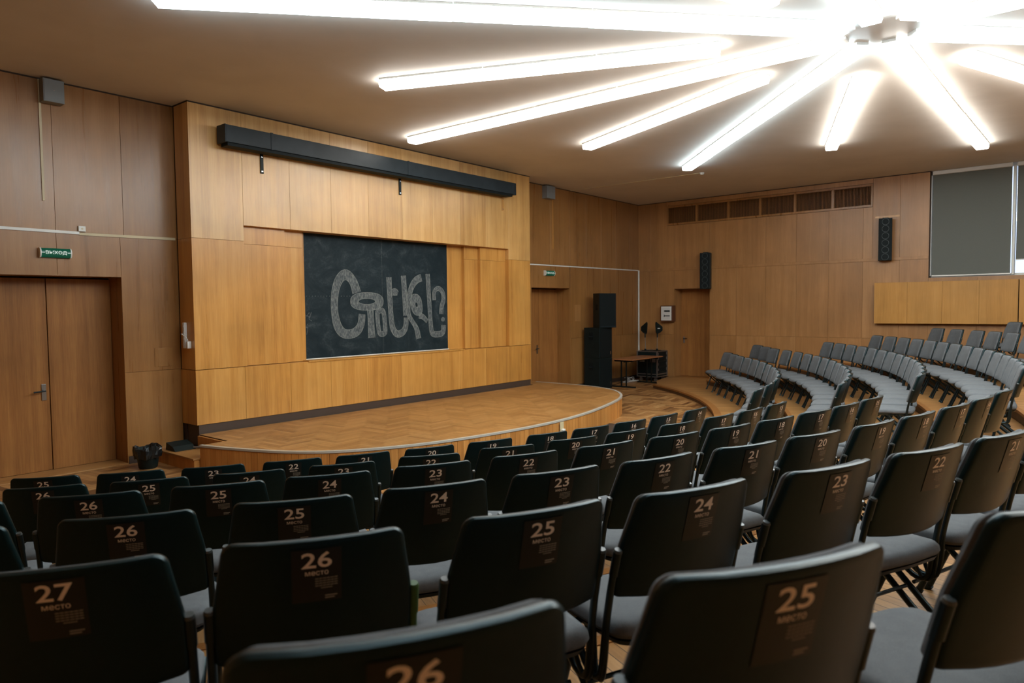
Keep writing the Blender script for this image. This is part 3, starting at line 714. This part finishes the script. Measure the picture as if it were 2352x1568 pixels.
# ------------------------------------------------------------------ ceiling lights
HUB = Vector((8.18, 1.74, ZC))
def light_bar(ang, r0, r1, nseg, m, label, group):
    t = thing('ceiling_light', label, 'ceiling light', HUB, math.radians(ang), group)
    Ls = (r1-r0)/nseg
    for k in range(nseg):
        a, c = r0+k*Ls+.004, r0+(k+1)*Ls-.004; dy = random.uniform(-.006, .006)
        b = MB(); b.box(a, c, -.105+dy, .105+dy, -.022, -.0005, .0); hs = b.build('lamp_housing', M['lampmetal'], t)
        b = MB()
        pr = [(-.10, -.022), (-.102, -.072), (-.088, -.105), (.088, -.105), (.102, -.072), (.10, -.022)]
        b.rings([[(a, y+dy, z) for y, z in pr], [(c, y+dy, z) for y, z in pr]], smooth=False); b.build('diffuser', m, hs)
LONG = {137.3: ('lampcool', 'long tube light bar running to the upper left'), 90.3: ('lampwarm', 'long tube light bar pointing towards the stage wall'), 41.5: ('lampcool', 'long bluish tube light bar pointing to the far corner'),
        -1.3: ('lampwarm', 'long tube light bar pointing to the right wall'), -45: ('lampcool', 'long tube light bar leaving at the right edge'), -90: ('lampcool', 'long tube light bar leaving at top right'), -135: ('lampwarm', 'long tube light bar running back over the seats'), 180: ('lampcool', 'long tube light bar leaving at the top, left of the hub')}
for a, (mm, lab) in LONG.items(): light_bar(a, .42, 7.12, 5, M[mm], lab, 'long bars of the ceiling light star')
SHORT = {113.7: 'short light bar between the stage bar and the upper left bar', 65.7: 'short light bar left of the bluish corner bar', 19.8: 'short light bar right of the bluish corner bar', -21.0: 'short light bar cut by the right picture edge', 157.3: 'short light bar cut by the top picture edge', -67: 'short light bar behind the right edge', -112: 'short light bar over the rear seats', -157: 'short light bar over the left rear seats'}
for a, lab in SHORT.items(): light_bar(a, 1.60, 5.68, 3, M['lampwarm'], lab, 'short bars of the ceiling light star')
t = thing('ceiling_hub', 'octagonal white metal hub where the light bars meet', 'light hub', HUB)
b = MB(); b.prism([(.40*math.cos(PI/8+k*PI/4), .40*math.sin(PI/8+k*PI/4)) for k in range(8)], -.03, -.0005); b.build('hub_plate', M['lampmetal'], t)
for k in range(8):
    b = MB(); b.box(.33, .40, -.07, .07, -.06, -.03, .003, Matrix.Rotation(PI/4*k, 4, 'Z')); b.build('hub_lug', M['lampmetal'], t)

# ------------------------------------------------------------------ line arrays, electrical box
def array(s, z0, z1, label):
    t = thing('line_array', label, 'speaker'); Mx = RM @ Matrix.Translation((s, .12, z0)) @ Matrix.Rotation(math.radians(-14), 4, 'Z')
    H = z1-z0; w2 = .135
    b = MB(); b.box(-w2, w2, -.10, .10, 0, H, .008, Mx); b.build('cabinet', M['black'], t)
    b = MB(); b.box(-w2+.01, w2-.01, .10, .108, .012, H-.012, .002, Mx); b.build('grille', M['grille'], t)
    for k in range(6):
        zc = H*(k+.5)/6; b = MB(); n = 20; ro, ri = min(.095, H/12-.006), min(.095, H/12-.006)-.006
        vs = []; 
        for q in range(n):
            c_, s_ = math.cos(2*PI*q/n), math.sin(2*PI*q/n)
            for r, y in ((ro, .108), (ro, .113), (ri, .113), (ri, .108)): vs.append((r*c_, y, zc+r*s_))
        b.add(vs, [(q*4+j, ((q+1) % n)*4+j, ((q+1) % n)*4+(j+1) % 4, q*4+(j+1) % 4) for q in range(n) for j in range(4)], False, Mx); b.build('driver_ring', M['ring'], t)
    b = MB(); b.box(-.06, .06, -.12, .03, H, H+.02, .002, Mx); b.box(-.05, .05, -.13, -.10, .1, H+.02, 0, Mx); b.build('mount', M['black'], t)
array(2.10, 2.50, 3.45, 'black line array speaker above the right wall door')
array(6.40, 3.03, 3.97, 'black line array speaker on the right wall near the window')
b = MB(); b.box(6.16, 6.66, -.001, .004, 4.005, 4.045, 0, RM); tag(b.build('wood_patch', M['veneer']), 'torn pale wood strip on wall above the right line array', 'patch')
t = thing('electrical_box', 'wooden wall box with glazed meter front beside the single door', 'electrical box')
b = MB(); b.box(.81, 1.17, .0, .20, 1.63, 2.07, .006, RM); b.build('case', M['case_red'], t)
b = MB(); b.box(.835, 1.145, .20, .208, 1.66, 2.045, .003, RM); fr = b.build('door_frame', M['white'], t)
b = MB(); b.box(.865, 1.115, .208, .211, 1.69, 2.015, 0, RM); b.build('panel', M['lampmetal'], fr)
b = MB(); b.box(.93, 1.10, .211, .216, 1.90, 1.94, 0, RM); b.box(.93, 1.10, .211, .216, 1.775, 1.80, 0, RM); b.box(.925, .94, .211, .217, 1.755, 1.82, 0, RM); b.build('breaker_row', M['black'], fr)

# ------------------------------------------------------------------ sound corner: stack, table, flight case, antennas, cables
def sub(z0, z1, label):
    t = thing('subwoofer', label, 'speaker', (14.80, 9.40, z0), math.radians(-7)); H = z1-z0; w_, d = .50, .50
    b = MB(); b.box(0, w_, 0, d, 0, H, .008); b.build('cabinet', M['black'], t)
    b = MB(); b.box(.02, w_-.02, -.012, 0, .02, H-.02, .004); g = b.build('grille', M['grille'], t)
    b = MB(); b.box(w_-.09, w_-.07, -.016, -.012, .12, .17); b.box(w_-.085, w_-.065, -.016, -.012, .09, .13); b.build('badge', M['chrome'], g)
    b = MB(); b.box(-.004, .001, .20, .34, H*.6, H*.86, .002); h = b.build('handle_cup', M['grille'], t)
    b = MB(); b.tube([(-.006, .21, H*.70), (-.012, .27, H*.70), (-.006, .33, H*.70)], .012, 8); b.build('handle_grip', M['screenbox'], h)
sub(.0, .765, 'black subwoofer at the bottom of the speaker stack'); sub(.767, 1.53, 'black subwoofer in the middle of the speaker stack')
t = thing('loudspeaker', 'black loudspeaker on top of the stacked subwoofers', 'speaker', (14.80, 9.42, 1.532), math.radians(-24))
b = MB(); P = [(.02, 0), (.52, 0), (.44, .40), (.10, .40)]; b.prism(P, 0, .86); b.build('cabinet', M['black'], t)
b = MB(); b.box(.03, .51, -.014, 0, .015, .845, .004); g = b.build('grille', M['grille'], t)
b = MB(); b.box(.04, .50, -.017, -.013, .018, .04); b.build('lower_lip', M['screenbox'], g)
b = MB(); b.prism([(.038, .10), (.042, .10), (.068, .24), (.062, .24)], .44, .58); b.build('handle_cup', M['grille'], t)
t = thing('folding_table', 'red-brown folding table with black legs beside the speaker stack', 'table')
b = MB(); b.box(15.40, 17.0, 8.80, 9.45, .70, .725, .004); b.build('tabletop', M['tabletop'], t)
for x in (15.52, 16.84):
    b = MB(); b.box(x-.02, x+.02, 8.86, 9.40, .655, .70, .004); b.build('apron_bar', M['black'], t)
    for y in (9.06, 9.20): b = MB(); b.box(x-.014, x+.014, y-.014, y+.014, .03, .66); b.build('leg', M['tube'], t)
    b = MB(); b.box(x-.022, x+.022, 8.79, 9.48, .0, .035, .006); b.build('foot', M['tube'], t)
b = MB(); b.box(15.52, 16.84, 9.12, 9.14, .63, .66); b.build('stretcher', M['tube'], t)
t = thing('flight_case', 'black flight case rack with metal edges on castors', 'case', (17.15, 9.06, 0))
CW, CD = .58, .60
b = MB(); b.box(0, CW, 0, CD, .13, .82, .004); b.build('case_body', M['black'], t)
b = MB()
for x in (0, CW):
    for y in (0, CD): b.box(x-.016, x+.016, y-.016, y+.016, .12, .83, .003)
for z in (.13, .20, .82):
    for y in (0, CD): b.box(0, CW, y-.013, y+.013, z-.013, z+.013)
    for x in (0, CW): b.box(x-.013, x+.013, 0, CD, z-.013, z+.013)
b.build('edge_profile', M['steel'], t)
for k, zz_ in enumerate((.27, .42, .57, .70)):
    b = MB(); b.box(.03, CW-.03, -.01, .0, zz_, zz_+.11, .002); rk = b.build('rack_unit', M['grille'], t)
    b = MB(); b.box(.05, .07, -.02, -.01, zz_+.02, zz_+.09); b.box(CW-.07, CW-.05, -.02, -.01, zz_+.02, zz_+.09); b.build('rack_handle', M['steel'], rk)
for y in (.12, .45): b = MB(); b.box(-.012, .0, y-.075, y+.075, .53, .64, .004); b.build('side_latch', M['steel'], t)
for x in (.08, CW-.08):
    for y in (.08, CD-.08):
        b = MB(); b.cyl((0, 0), .048, -.018, .018, 16, Matrix.Translation((x, y, .05)) @ Matrix.Rotation(PI/2, 4, 'Y')); b.box(x-.03, x+.03, y-.03, y+.03, .098, .12); b.build('castor', M['steel'], t)
def antenna(x, y, rz, label):
    t = thing('antenna', label, 'antenna', (x, y, .836), rz)
    b = MB(); b.box(-.10, .10, -.05, .05, 0, .012, .003); b.cyl((0, 0), .03, .012, .05, 12); b.build('base', M['black'], t)
    b = MB(); b.tube([(0, 0, .05), (.01, 0, .42)], .008, 8); b.build('stem', M['steel'], t)
    b = MB(); b.tube([(.01, 0, .36), (.012, 0, .50)], .017, 8); b.build('clamp', M['black'], t)
    Mx = Matrix.Translation((.012, -.012, .45)) @ Matrix.Rotation(PI/2, 4, 'X')
    b = MB(); b.prism([(-.02, .0), (.10, .05), (.17, .10), (.17, .20), (-.06, .34), (-.08, .30), (-.06, .05)], -.012, .012, Mx); pd = b.build('paddle', M['black'], t)
    b = MB(); b.box(.0, .09, -.027, -.0245, .60, .618); b.build('paddle_mark', M['white'], pd)
antenna(17.22, 9.45, math.radians(70), 'black paddle antenna on the flight case, nearer the corner pipe')
antenna(17.42, 9.20, math.radians(-20), 'black paddle antenna on the flight case, nearer the single door')
b = MB(); rnd = random.Random(3)
for k in range(4):
    pts = []; cx, cy = 16.78+.06*k, 9.72-.03*k
    for i in range(26): a = i*.55+k; r = .10+.06*rnd.random(); pts.append((cx+r*math.cos(a)+.004*i*(-1 if k % 2 else -2), cy+r*.7*math.sin(a), .008+.006*k+.10*abs(math.sin(i*.4+k))*(k == 1)))
    b.tube(pts, .006, 6)
tag(b.build('cable_coil', M['lampmetal']), 'loose pale cables piled on floor by the flight case', 'cables')
b = MB(); b.tube([(15.35, 9.75, .008), (15.9, 9.62, .008), (16.4, 9.75, .008), (16.8, 9.66, .008)], .007, 6); tag(b.build('floor_cable', M['black']), 'dark cable on floor behind the folding table', 'cable')

# bin and dustpan beside the stage
t = thing('waste_bin', 'dark waste bin with crumpled black bag left of the stage', 'bin', (4.00, 9.55, 0))
b = MB(); b.rings([[(r*math.cos(2*PI*k/24), r*math.sin(2*PI*k/24), z) for k in range(24)] for r, z in ((.10, 0), (.115, .02), (.15, .27), (.142, .27), (.11, .03))], None, True, True); b.build('bin_body', M['black'], t)
b = MB(); rn = random.Random(5); RG = []
for j, (r, z) in enumerate(((.153, .14), (.165, .19), (.168, .25), (.162, .285), (.145, .28), (.12, .20))):
    RG.append([((r+.5*rn.uniform(-.012, .012)+.012*math.sin(k*1.9+j))*math.cos(2*PI*k/30), (r+.5*rn.uniform(-.012, .012)+.012*math.sin(k*1.9+j))*math.sin(2*PI*k/30), z+rn.uniform(-.012, .012)+.02*math.sin(k*.63)*(j > 2)) for k in range(30)])
b.rings(RG, None, False, True, smooth=False); b.build('bag', M['bag'], t)
t = thing('dustpan', 'dark wedge-shaped dustpan lying on the side step by the stage', 'dustpan', (4.44, 9.55, .176))
b = MB(); b.add([(-.14, -.13, 0), (.14, -.13, 0), (.14, .15, 0), (-.14, .15, 0), (-.14, .13, .10), (.14, .13, .10), (.14, -.05, .06), (-.14, -.05, .06)], [(3, 2, 1, 0), (0, 1, 6, 7), (7, 6, 5, 4), (4, 5, 2, 3), (0, 7, 4, 3), (1, 2, 5, 6)]); b.build('pan', M['black'], t)
b = MB(); b.tube([(.12, -.10, .02), (.19, -.16, .02)], .015, 8); b.build('grip', M['steel'], t)

# ------------------------------------------------------------------ chairs
def back_y(x, z): return (.865-z)*.27 + .036*(x/.21)**2 + .25*max(0, z-.83)**1.0*0
def outline():
    """rounded trapezoid of the backrest in (x, z)"""
    pts = []
    def arc(cx, cz, r, a0, a1, n=6):
        for i in range(n+1): a = math.radians(a0+(a1-a0)*i/n); pts.append((cx+r*math.cos(a), cz+r*math.sin(a)))
    arc(.175, .832, .033, 80, 8); pts.extend([(.2160, .785), (.224, .74), (.2305, .70), (.2325, .67), (.2325, .62), (.2325, .58)])
    arc(.2145, .562, .018, -5, -80, 4)
    for i in range(1, 8):
        x = .205*(1-i/4); pts.append((x, .533+.010*(x/.205)**2))
    right = [p for p in pts if p[0] > .02]
    half = right + [(0, .532)]
    full = half + [(-x, z) for x, z in right[::-1]]
    full += [(x, .866-.003*(x/.175)**2) for x in (-.12, -.06, 0, .06, .12)]
    return full
OL = outline(); ZM = .70
def shell_rings(scales, offs, base=0.0):
    R_ = []
    for s, o in zip(scales, offs):
        R_.append([(x*s, back_y(x*s, ZM+(z-ZM)*s)+o+base, ZM+(z-ZM)*s) for x, z in OL])
    return R_
SEATO = []
def seat_outline():
    pts = []
    def arc(cx, cy, r, a0, a1, n=6):
        for i in range(n+1): a = math.radians(a0+(a1-a0)*i/n); pts.append((cx+r*math.cos(a), cy+r*math.sin(a)))
    arc(.155, .455, .075, 10, 82); pts.append((0, .537)); arc(-.155, .455, .075, 98, 170)
    pts.extend([(-.234, .36), (-.232, .26)]); arc(-.165, .155, .06, 190, 262); pts.append((0, .088)); arc(.165, .155, .06, 278, 350); pts.extend([(.232, .26), (.234, .36)])
    return pts
SO = seat_outline()
def make_meshes():
    D = {}
    b = MB(); b.rings(shell_rings([.0, .12, .24, .36, .48, .60, .72, .82, .90, .955, .985, 1.0, 1.0, .99, .96, .5, 0.0], [-.0125]*10+[-.0105, -.004, .006, .011, .013, .013, .013]), None, False, False); D['backrest'] = (b, 'shell')
    b = MB(); b.rings(shell_rings([.90, .945, .965, .94, .86, .6, .3, .0], [.012, .016, .026, .038, .047, .052, .053, .053], .0), None, False, False); D['back_cushion'] = (b, 'fabric')
    def seat_z(x, y, h): return h - .012*((y-.1)/.44)**3*1.0 + (.01*((.25-y)/.16) if y < .25 else 0)*.6 - .02*max(0, (y-.44)/.1)**2 + .004*(x/.23)**2
    b = MB(); sc = [.90, .97, 1.0, .99, .95, .86, .6, .3, 0]; hz = [.405, .408, .420, .436, .448, .455, .459, .460, .460]
    b.rings([[(x*s, .31+(y-.31)*s, seat_z(x*s, .31+(y-.31)*s, h)) for x, y in SO] for s, h in zip(sc, hz)], None, True, False); D['seat'] = (b, 'fabric')
    b = MB(); b.rings([[(x*s, .31+(y-.31)*s, h-.015*max(0, (y-.44)/.1)**2-.008*((y-.1)/.44)**3) for x, y in SO] for s, h in ((.80, .385), (.93, .392), (.965, .408))]); D['seat_pan'] = (b, 'tube')
    return D
MD = make_meshes()
def bez(pts, n=2):
    P = [Vector(p) for p in pts]
    for _ in range(n):
        Q = [P[0]]
        for i in range(len(P)-1): Q += [P[i]*.75+P[i+1]*.25, P[i]*.25+P[i+1]*.75]
        P = Q+[P[-1]]
    return P
NUMV = {}
def number_meshes(num):
    """digits and word, laid on the curved back of the shell"""
    if num in NUMV: return NUMV[num]
    b = MB(); V, F = text_mesh(str(num), .014)
    wd = .068 if '1' not in str(num) else .060
    for (vv, ff, w_, h_, zc) in ((V, F, wd, .040, .8165), WORD):
        b.add([(vx*w_, back_y(vx*w_, zc+vz*h_)-.0152, zc+vz*h_) for vx, vz in vv], ff)
    me = None; o = b.build('seat_number', M['sticker_text'], None, fix=False); me = o.data; bpy.data.objects.remove(o); NUMV[num] = me
    return me
_v, _f = text_mesh('место', 0); WORD = (_v, _f, .052, .0105, .7830)
proto = thing('linked_chair', '', 'chair')
for nm, (bb, mm) in MD.items(): bb.build(nm, M[mm], proto)
for sx in (-1, 1):
    X = sx*.240
    b = MB(); b.tube(bez([(X-sx*.002, .094, .685), (X-sx*.001, .118, .60), (X, .144, .48), (X, .162, .36), (X, .175, .275), (X, .25, .275), (X-sx*.006, .33, .38)]), .0115, 10)
    b.tube([(X-sx*.002, .092, .690), (X-sx*.001, .112, .615)], .0138, 10); b.tube([(X-sx*.010, .315, .40), (X-sx*.024, .475, .022)], .0145, 10); b.tube([(X-sx*.024, .472, .024), (X-sx*.024, .490, .001)], .018, 8); b.build('front_leg', M['tube'], proto)
    b = MB(); b.tube([(X-sx*.022, .51, .395), (X-sx*.022, .40, .30), (X-sx*.014, .075, .022)], .0135, 10); b.tube([(X-sx*.014, .077, .024), (X-sx*.014, .055, .001)], .017, 8); b.build('rear_leg', M['tube'], proto)
    b = MB(); b.tube(bez([(X, .142, .475), (X+sx*.004, .145, .36), (X+sx*.003, .165, .27), (X-sx*.005, .21, .285), (X-sx*.02, .24, .40)]), .008, 8); b.build('linking_hook', M['tube'], proto)
    b = MB(); Mx = Matrix.Translation((X-sx*.002, .0915, .690)) @ Matrix.Rotation(math.radians(15), 4, 'X'); b.cyl((0, 0), .0140, 0, .008, 14, Mx, .0112); b.build('socket_cap', M['cap'], proto)
b = MB(); b.tube([(-.232, .27, .385), (.232, .27, .385)], .009, 8); b.tube([(-.232, .262, .225), (.232, .262, .225)], .008, 8); b.build('cross_bar', M['tube'], proto)
b = MB(); nx, nz = 6, 8; vs = []
for j in range(nz+1):
    for i in range(nx+1): x, z = -.056+.112*i/nx, .708+.137*j/nz; vs.append((x, back_y(x, z)-.0142, z))
b.add(vs, [(j*(nx+1)+i, j*(nx+1)+i+1, (j+1)*(nx+1)+i+1, (j+1)*(nx+1)+i) for j in range(nz) for i in range(nx)], True)
stk = b.build('number_sticker', M['sticker'], proto, fix=False)
b = MB(); rr = random.Random(2)
for j in range(5):
    z = .768-j*.0062; w_ = .052*(1 if j < 4 else .5); x0 = -.004+(.052-w_)/2
    for q in range(6):
        xa, xb = x0+w_*q/6, x0+w_*(q+.85)/6; b.add([(xa, back_y(xa, z)-.015, z-.0011), (xb, back_y(xb, z)-.015, z-.0011), (xb, back_y(xb, z)-.015, z+.0011), (xa, back_y(xa, z)-.015, z+.0011)], [(0, 1, 2, 3)])
for j in range(2):
    z = .722-j*.006; b.add([(.018, back_y(.018, z)-.015, z-.0015), (.046-j*.006, back_y(.04, z)-.015, z-.0015), (.046-j*.006, back_y(.04, z)-.015, z+.0015), (.018, back_y(.018, z)-.015, z+.0015)], [(0, 1, 2, 3)])
fine = b.build('fine_print', M['sticker_fine'], stk, fix=False)
seatno = bpy.data.objects.new('seat_number', number_meshes(25)); COL.objects.link(seatno); seatno.parent = stk

first = [True]
def place_chair(phi, R, k, dyaw, label, group, num=None, green=False):
    a = math.radians(phi); loc = (CX+R*math.sin(a), CY-R*math.cos(a), TZ[k-1])
    if first[0]: r = proto; first[0] = False; kids = None
    else:
        r = proto.copy(); COL.objects.link(r)
        for ch in proto.children:
            c = ch.copy(); COL.objects.link(c); c.parent = r
            if green and ch.name.startswith(('front_leg', 'socket_cap')) and sum(v.co.x for v in ch.data.vertices) > 0:
                c.data = ch.data.copy(); c.data.materials[0] = M['green']; c['label'] = 'green sleeved post' if ch.name.startswith('front') else 'green cap'
            for g in ch.children:
                if g.name.startswith('seat_number'):
                    if num is None: continue
                    d = g.copy(); d.data = number_meshes(num)
                else: d = g.copy()
                COL.objects.link(d); d.parent = c
    if r is proto and num is not None: seatno.data = number_meshes(num)
    r.location = loc; r.rotation_euler = (0, 0, a+math.radians(dyaw)); r['label'] = label; r['category'] = 'chair'; r['group'] = group
    return r
ORD = ['first', 'second', 'third', 'fourth', 'fifth', 'sixth', 'seventh', 'eighth', 'ninth', 'tenth', 'eleventh', 'twelfth', 'thirteenth', 'fourteenth', 'fifteenth', 'sixteenth']
RK = [10.44, 11.27, 12.26, 13.21, 14.14, 15.00]
LEFT = {
 1: {26: (-41.0, 0), 25: (-38.0, 1), 24: (-35.1, 4), 23: (-32.2, 2), 22: (-29.22, 2), 21: (-26.35, 3), 20: (-23.4, 1), 19: (-20.4, 1), 18: (-17.2, -1), 17: (-14.4, -2), 16: (-11.5, -2), 15: (-8.55, 0), 14: (-5.3, 1)},
 2: {26: (-36.35, 3), 25: (-33.6, 3), 24: (-30.8, 1), 23: (-27.95, -3), 22: (-25.0, -8), 21: (-22.0, -7), 20: (-19.1, -3), 19: (-16.3, 1), 18: (-13.2, -1), 17: (-10.2, 0), 16: (-7.4, 1), 15: (-4.6, 1)},
 3: {27: (-36.4, 0), 26: (-33.85, 0), 25: (-31.35, -1), 24: (-28.98, -2), 23: (-26.45, -2), 22: (-23.9, 0), 21: (-21.3, 2), 20: (-18.7, 0), 19: (-16.2, 1), 18: (-13.75, 0), 17: (-11.2, -3), 16: (-8.7, -1), 15: (-6.1, -1)},
 4: {27: (-34.7, 0), 26: (-32.3, -1), 25: (-30.0, -4), 24: (-27.7, 0), 23: (-25.4, 1), 22: (-23.1, 3), 21: (-20.7, -1), 20: (-18.4, -1), 19: (-15.9, 2), 18: (-13.6, 1), 17: (-11.1, -1), 16: (-8.7, 0), 15: (-6.1, 0)},
 5: {27: (-32.1, 0), 26: (-30.0, -2), 25: (-27.7, 3), 24: (-25.6, 3), 23: (-23.3, 2), 22: (-21.1, -1), 21: (-18.9, 0), 20: (-16.7, 0)},
 6: {26: (-29.85, 0), 25: (-27.7, -2), 24: (-25.0, 0)}}
ROWN = ['front row by the stage', 'second row from the stage', 'third row from the stage', 'fourth row from the stage', 'fifth row from the stage', 'rearmost row nearest the viewer']
for k, dd in LEFT.items():
    for n, (ph, dy) in dd.items():
        g = (k == 5 and n == 26)
        lab = 'black-backed chair with seat number %d, %s' % (n, ROWN[k-1])
        if g: lab = 'black-backed chair number 26 with a green right post, fifth row'
        place_chair(ph, RK[k-1], k, dy, lab, 'numbered black-backed chairs of the left block', n, g)
RIGHT = {
 1: [47.3, 43.9, 40.8, 37.8, 34.8, 31.7, 28.4, 25.1, 22.0, 18.6, 14.6, 10.5, 6.4],
 2: [50.5, 46.9, 43.6, 40.3, 37.2, 34.3, 31.4, 28.5, 25.7, 22.9, 20.0, 16.8, 13.6, 10.4, 7.3],
 3: [40.0, 37.4, 34.8, 32.2, 29.6, 27.0, 24.3, 21.7, 19.1, 16.5, 13.9, 11.3, 8.6, 5.8],
 4: [39.3-2.443*i for i in range(15)],
 5: [38.4, 35.7, 32.8, 30.4, 27.9, 25.5], 6: [33.2]}
RKR = [10.36, 11.34, 12.20, 13.16, 14.30, 15.0]
for k, L_ in RIGHT.items():
    for i, ph in enumerate(L_):
        lab = 'grey padded chair, %s from the wall in %s of the right block' % (ORD[i], ['the front row', 'the second row', 'the third row', 'the fourth row', 'the fifth row', 'the top row'][k-1])
        R0 = RKR[k-1]
        if k == 1: R0 += {0: .2, 1: .08}.get(i, 0)
        if k == 2: R0 += {0: .3, 1: .12}.get(i, 0)
        place_chair(ph, R0, k, random.uniform(-1.2, 1.2), lab, 'grey chairs of the right-hand block')
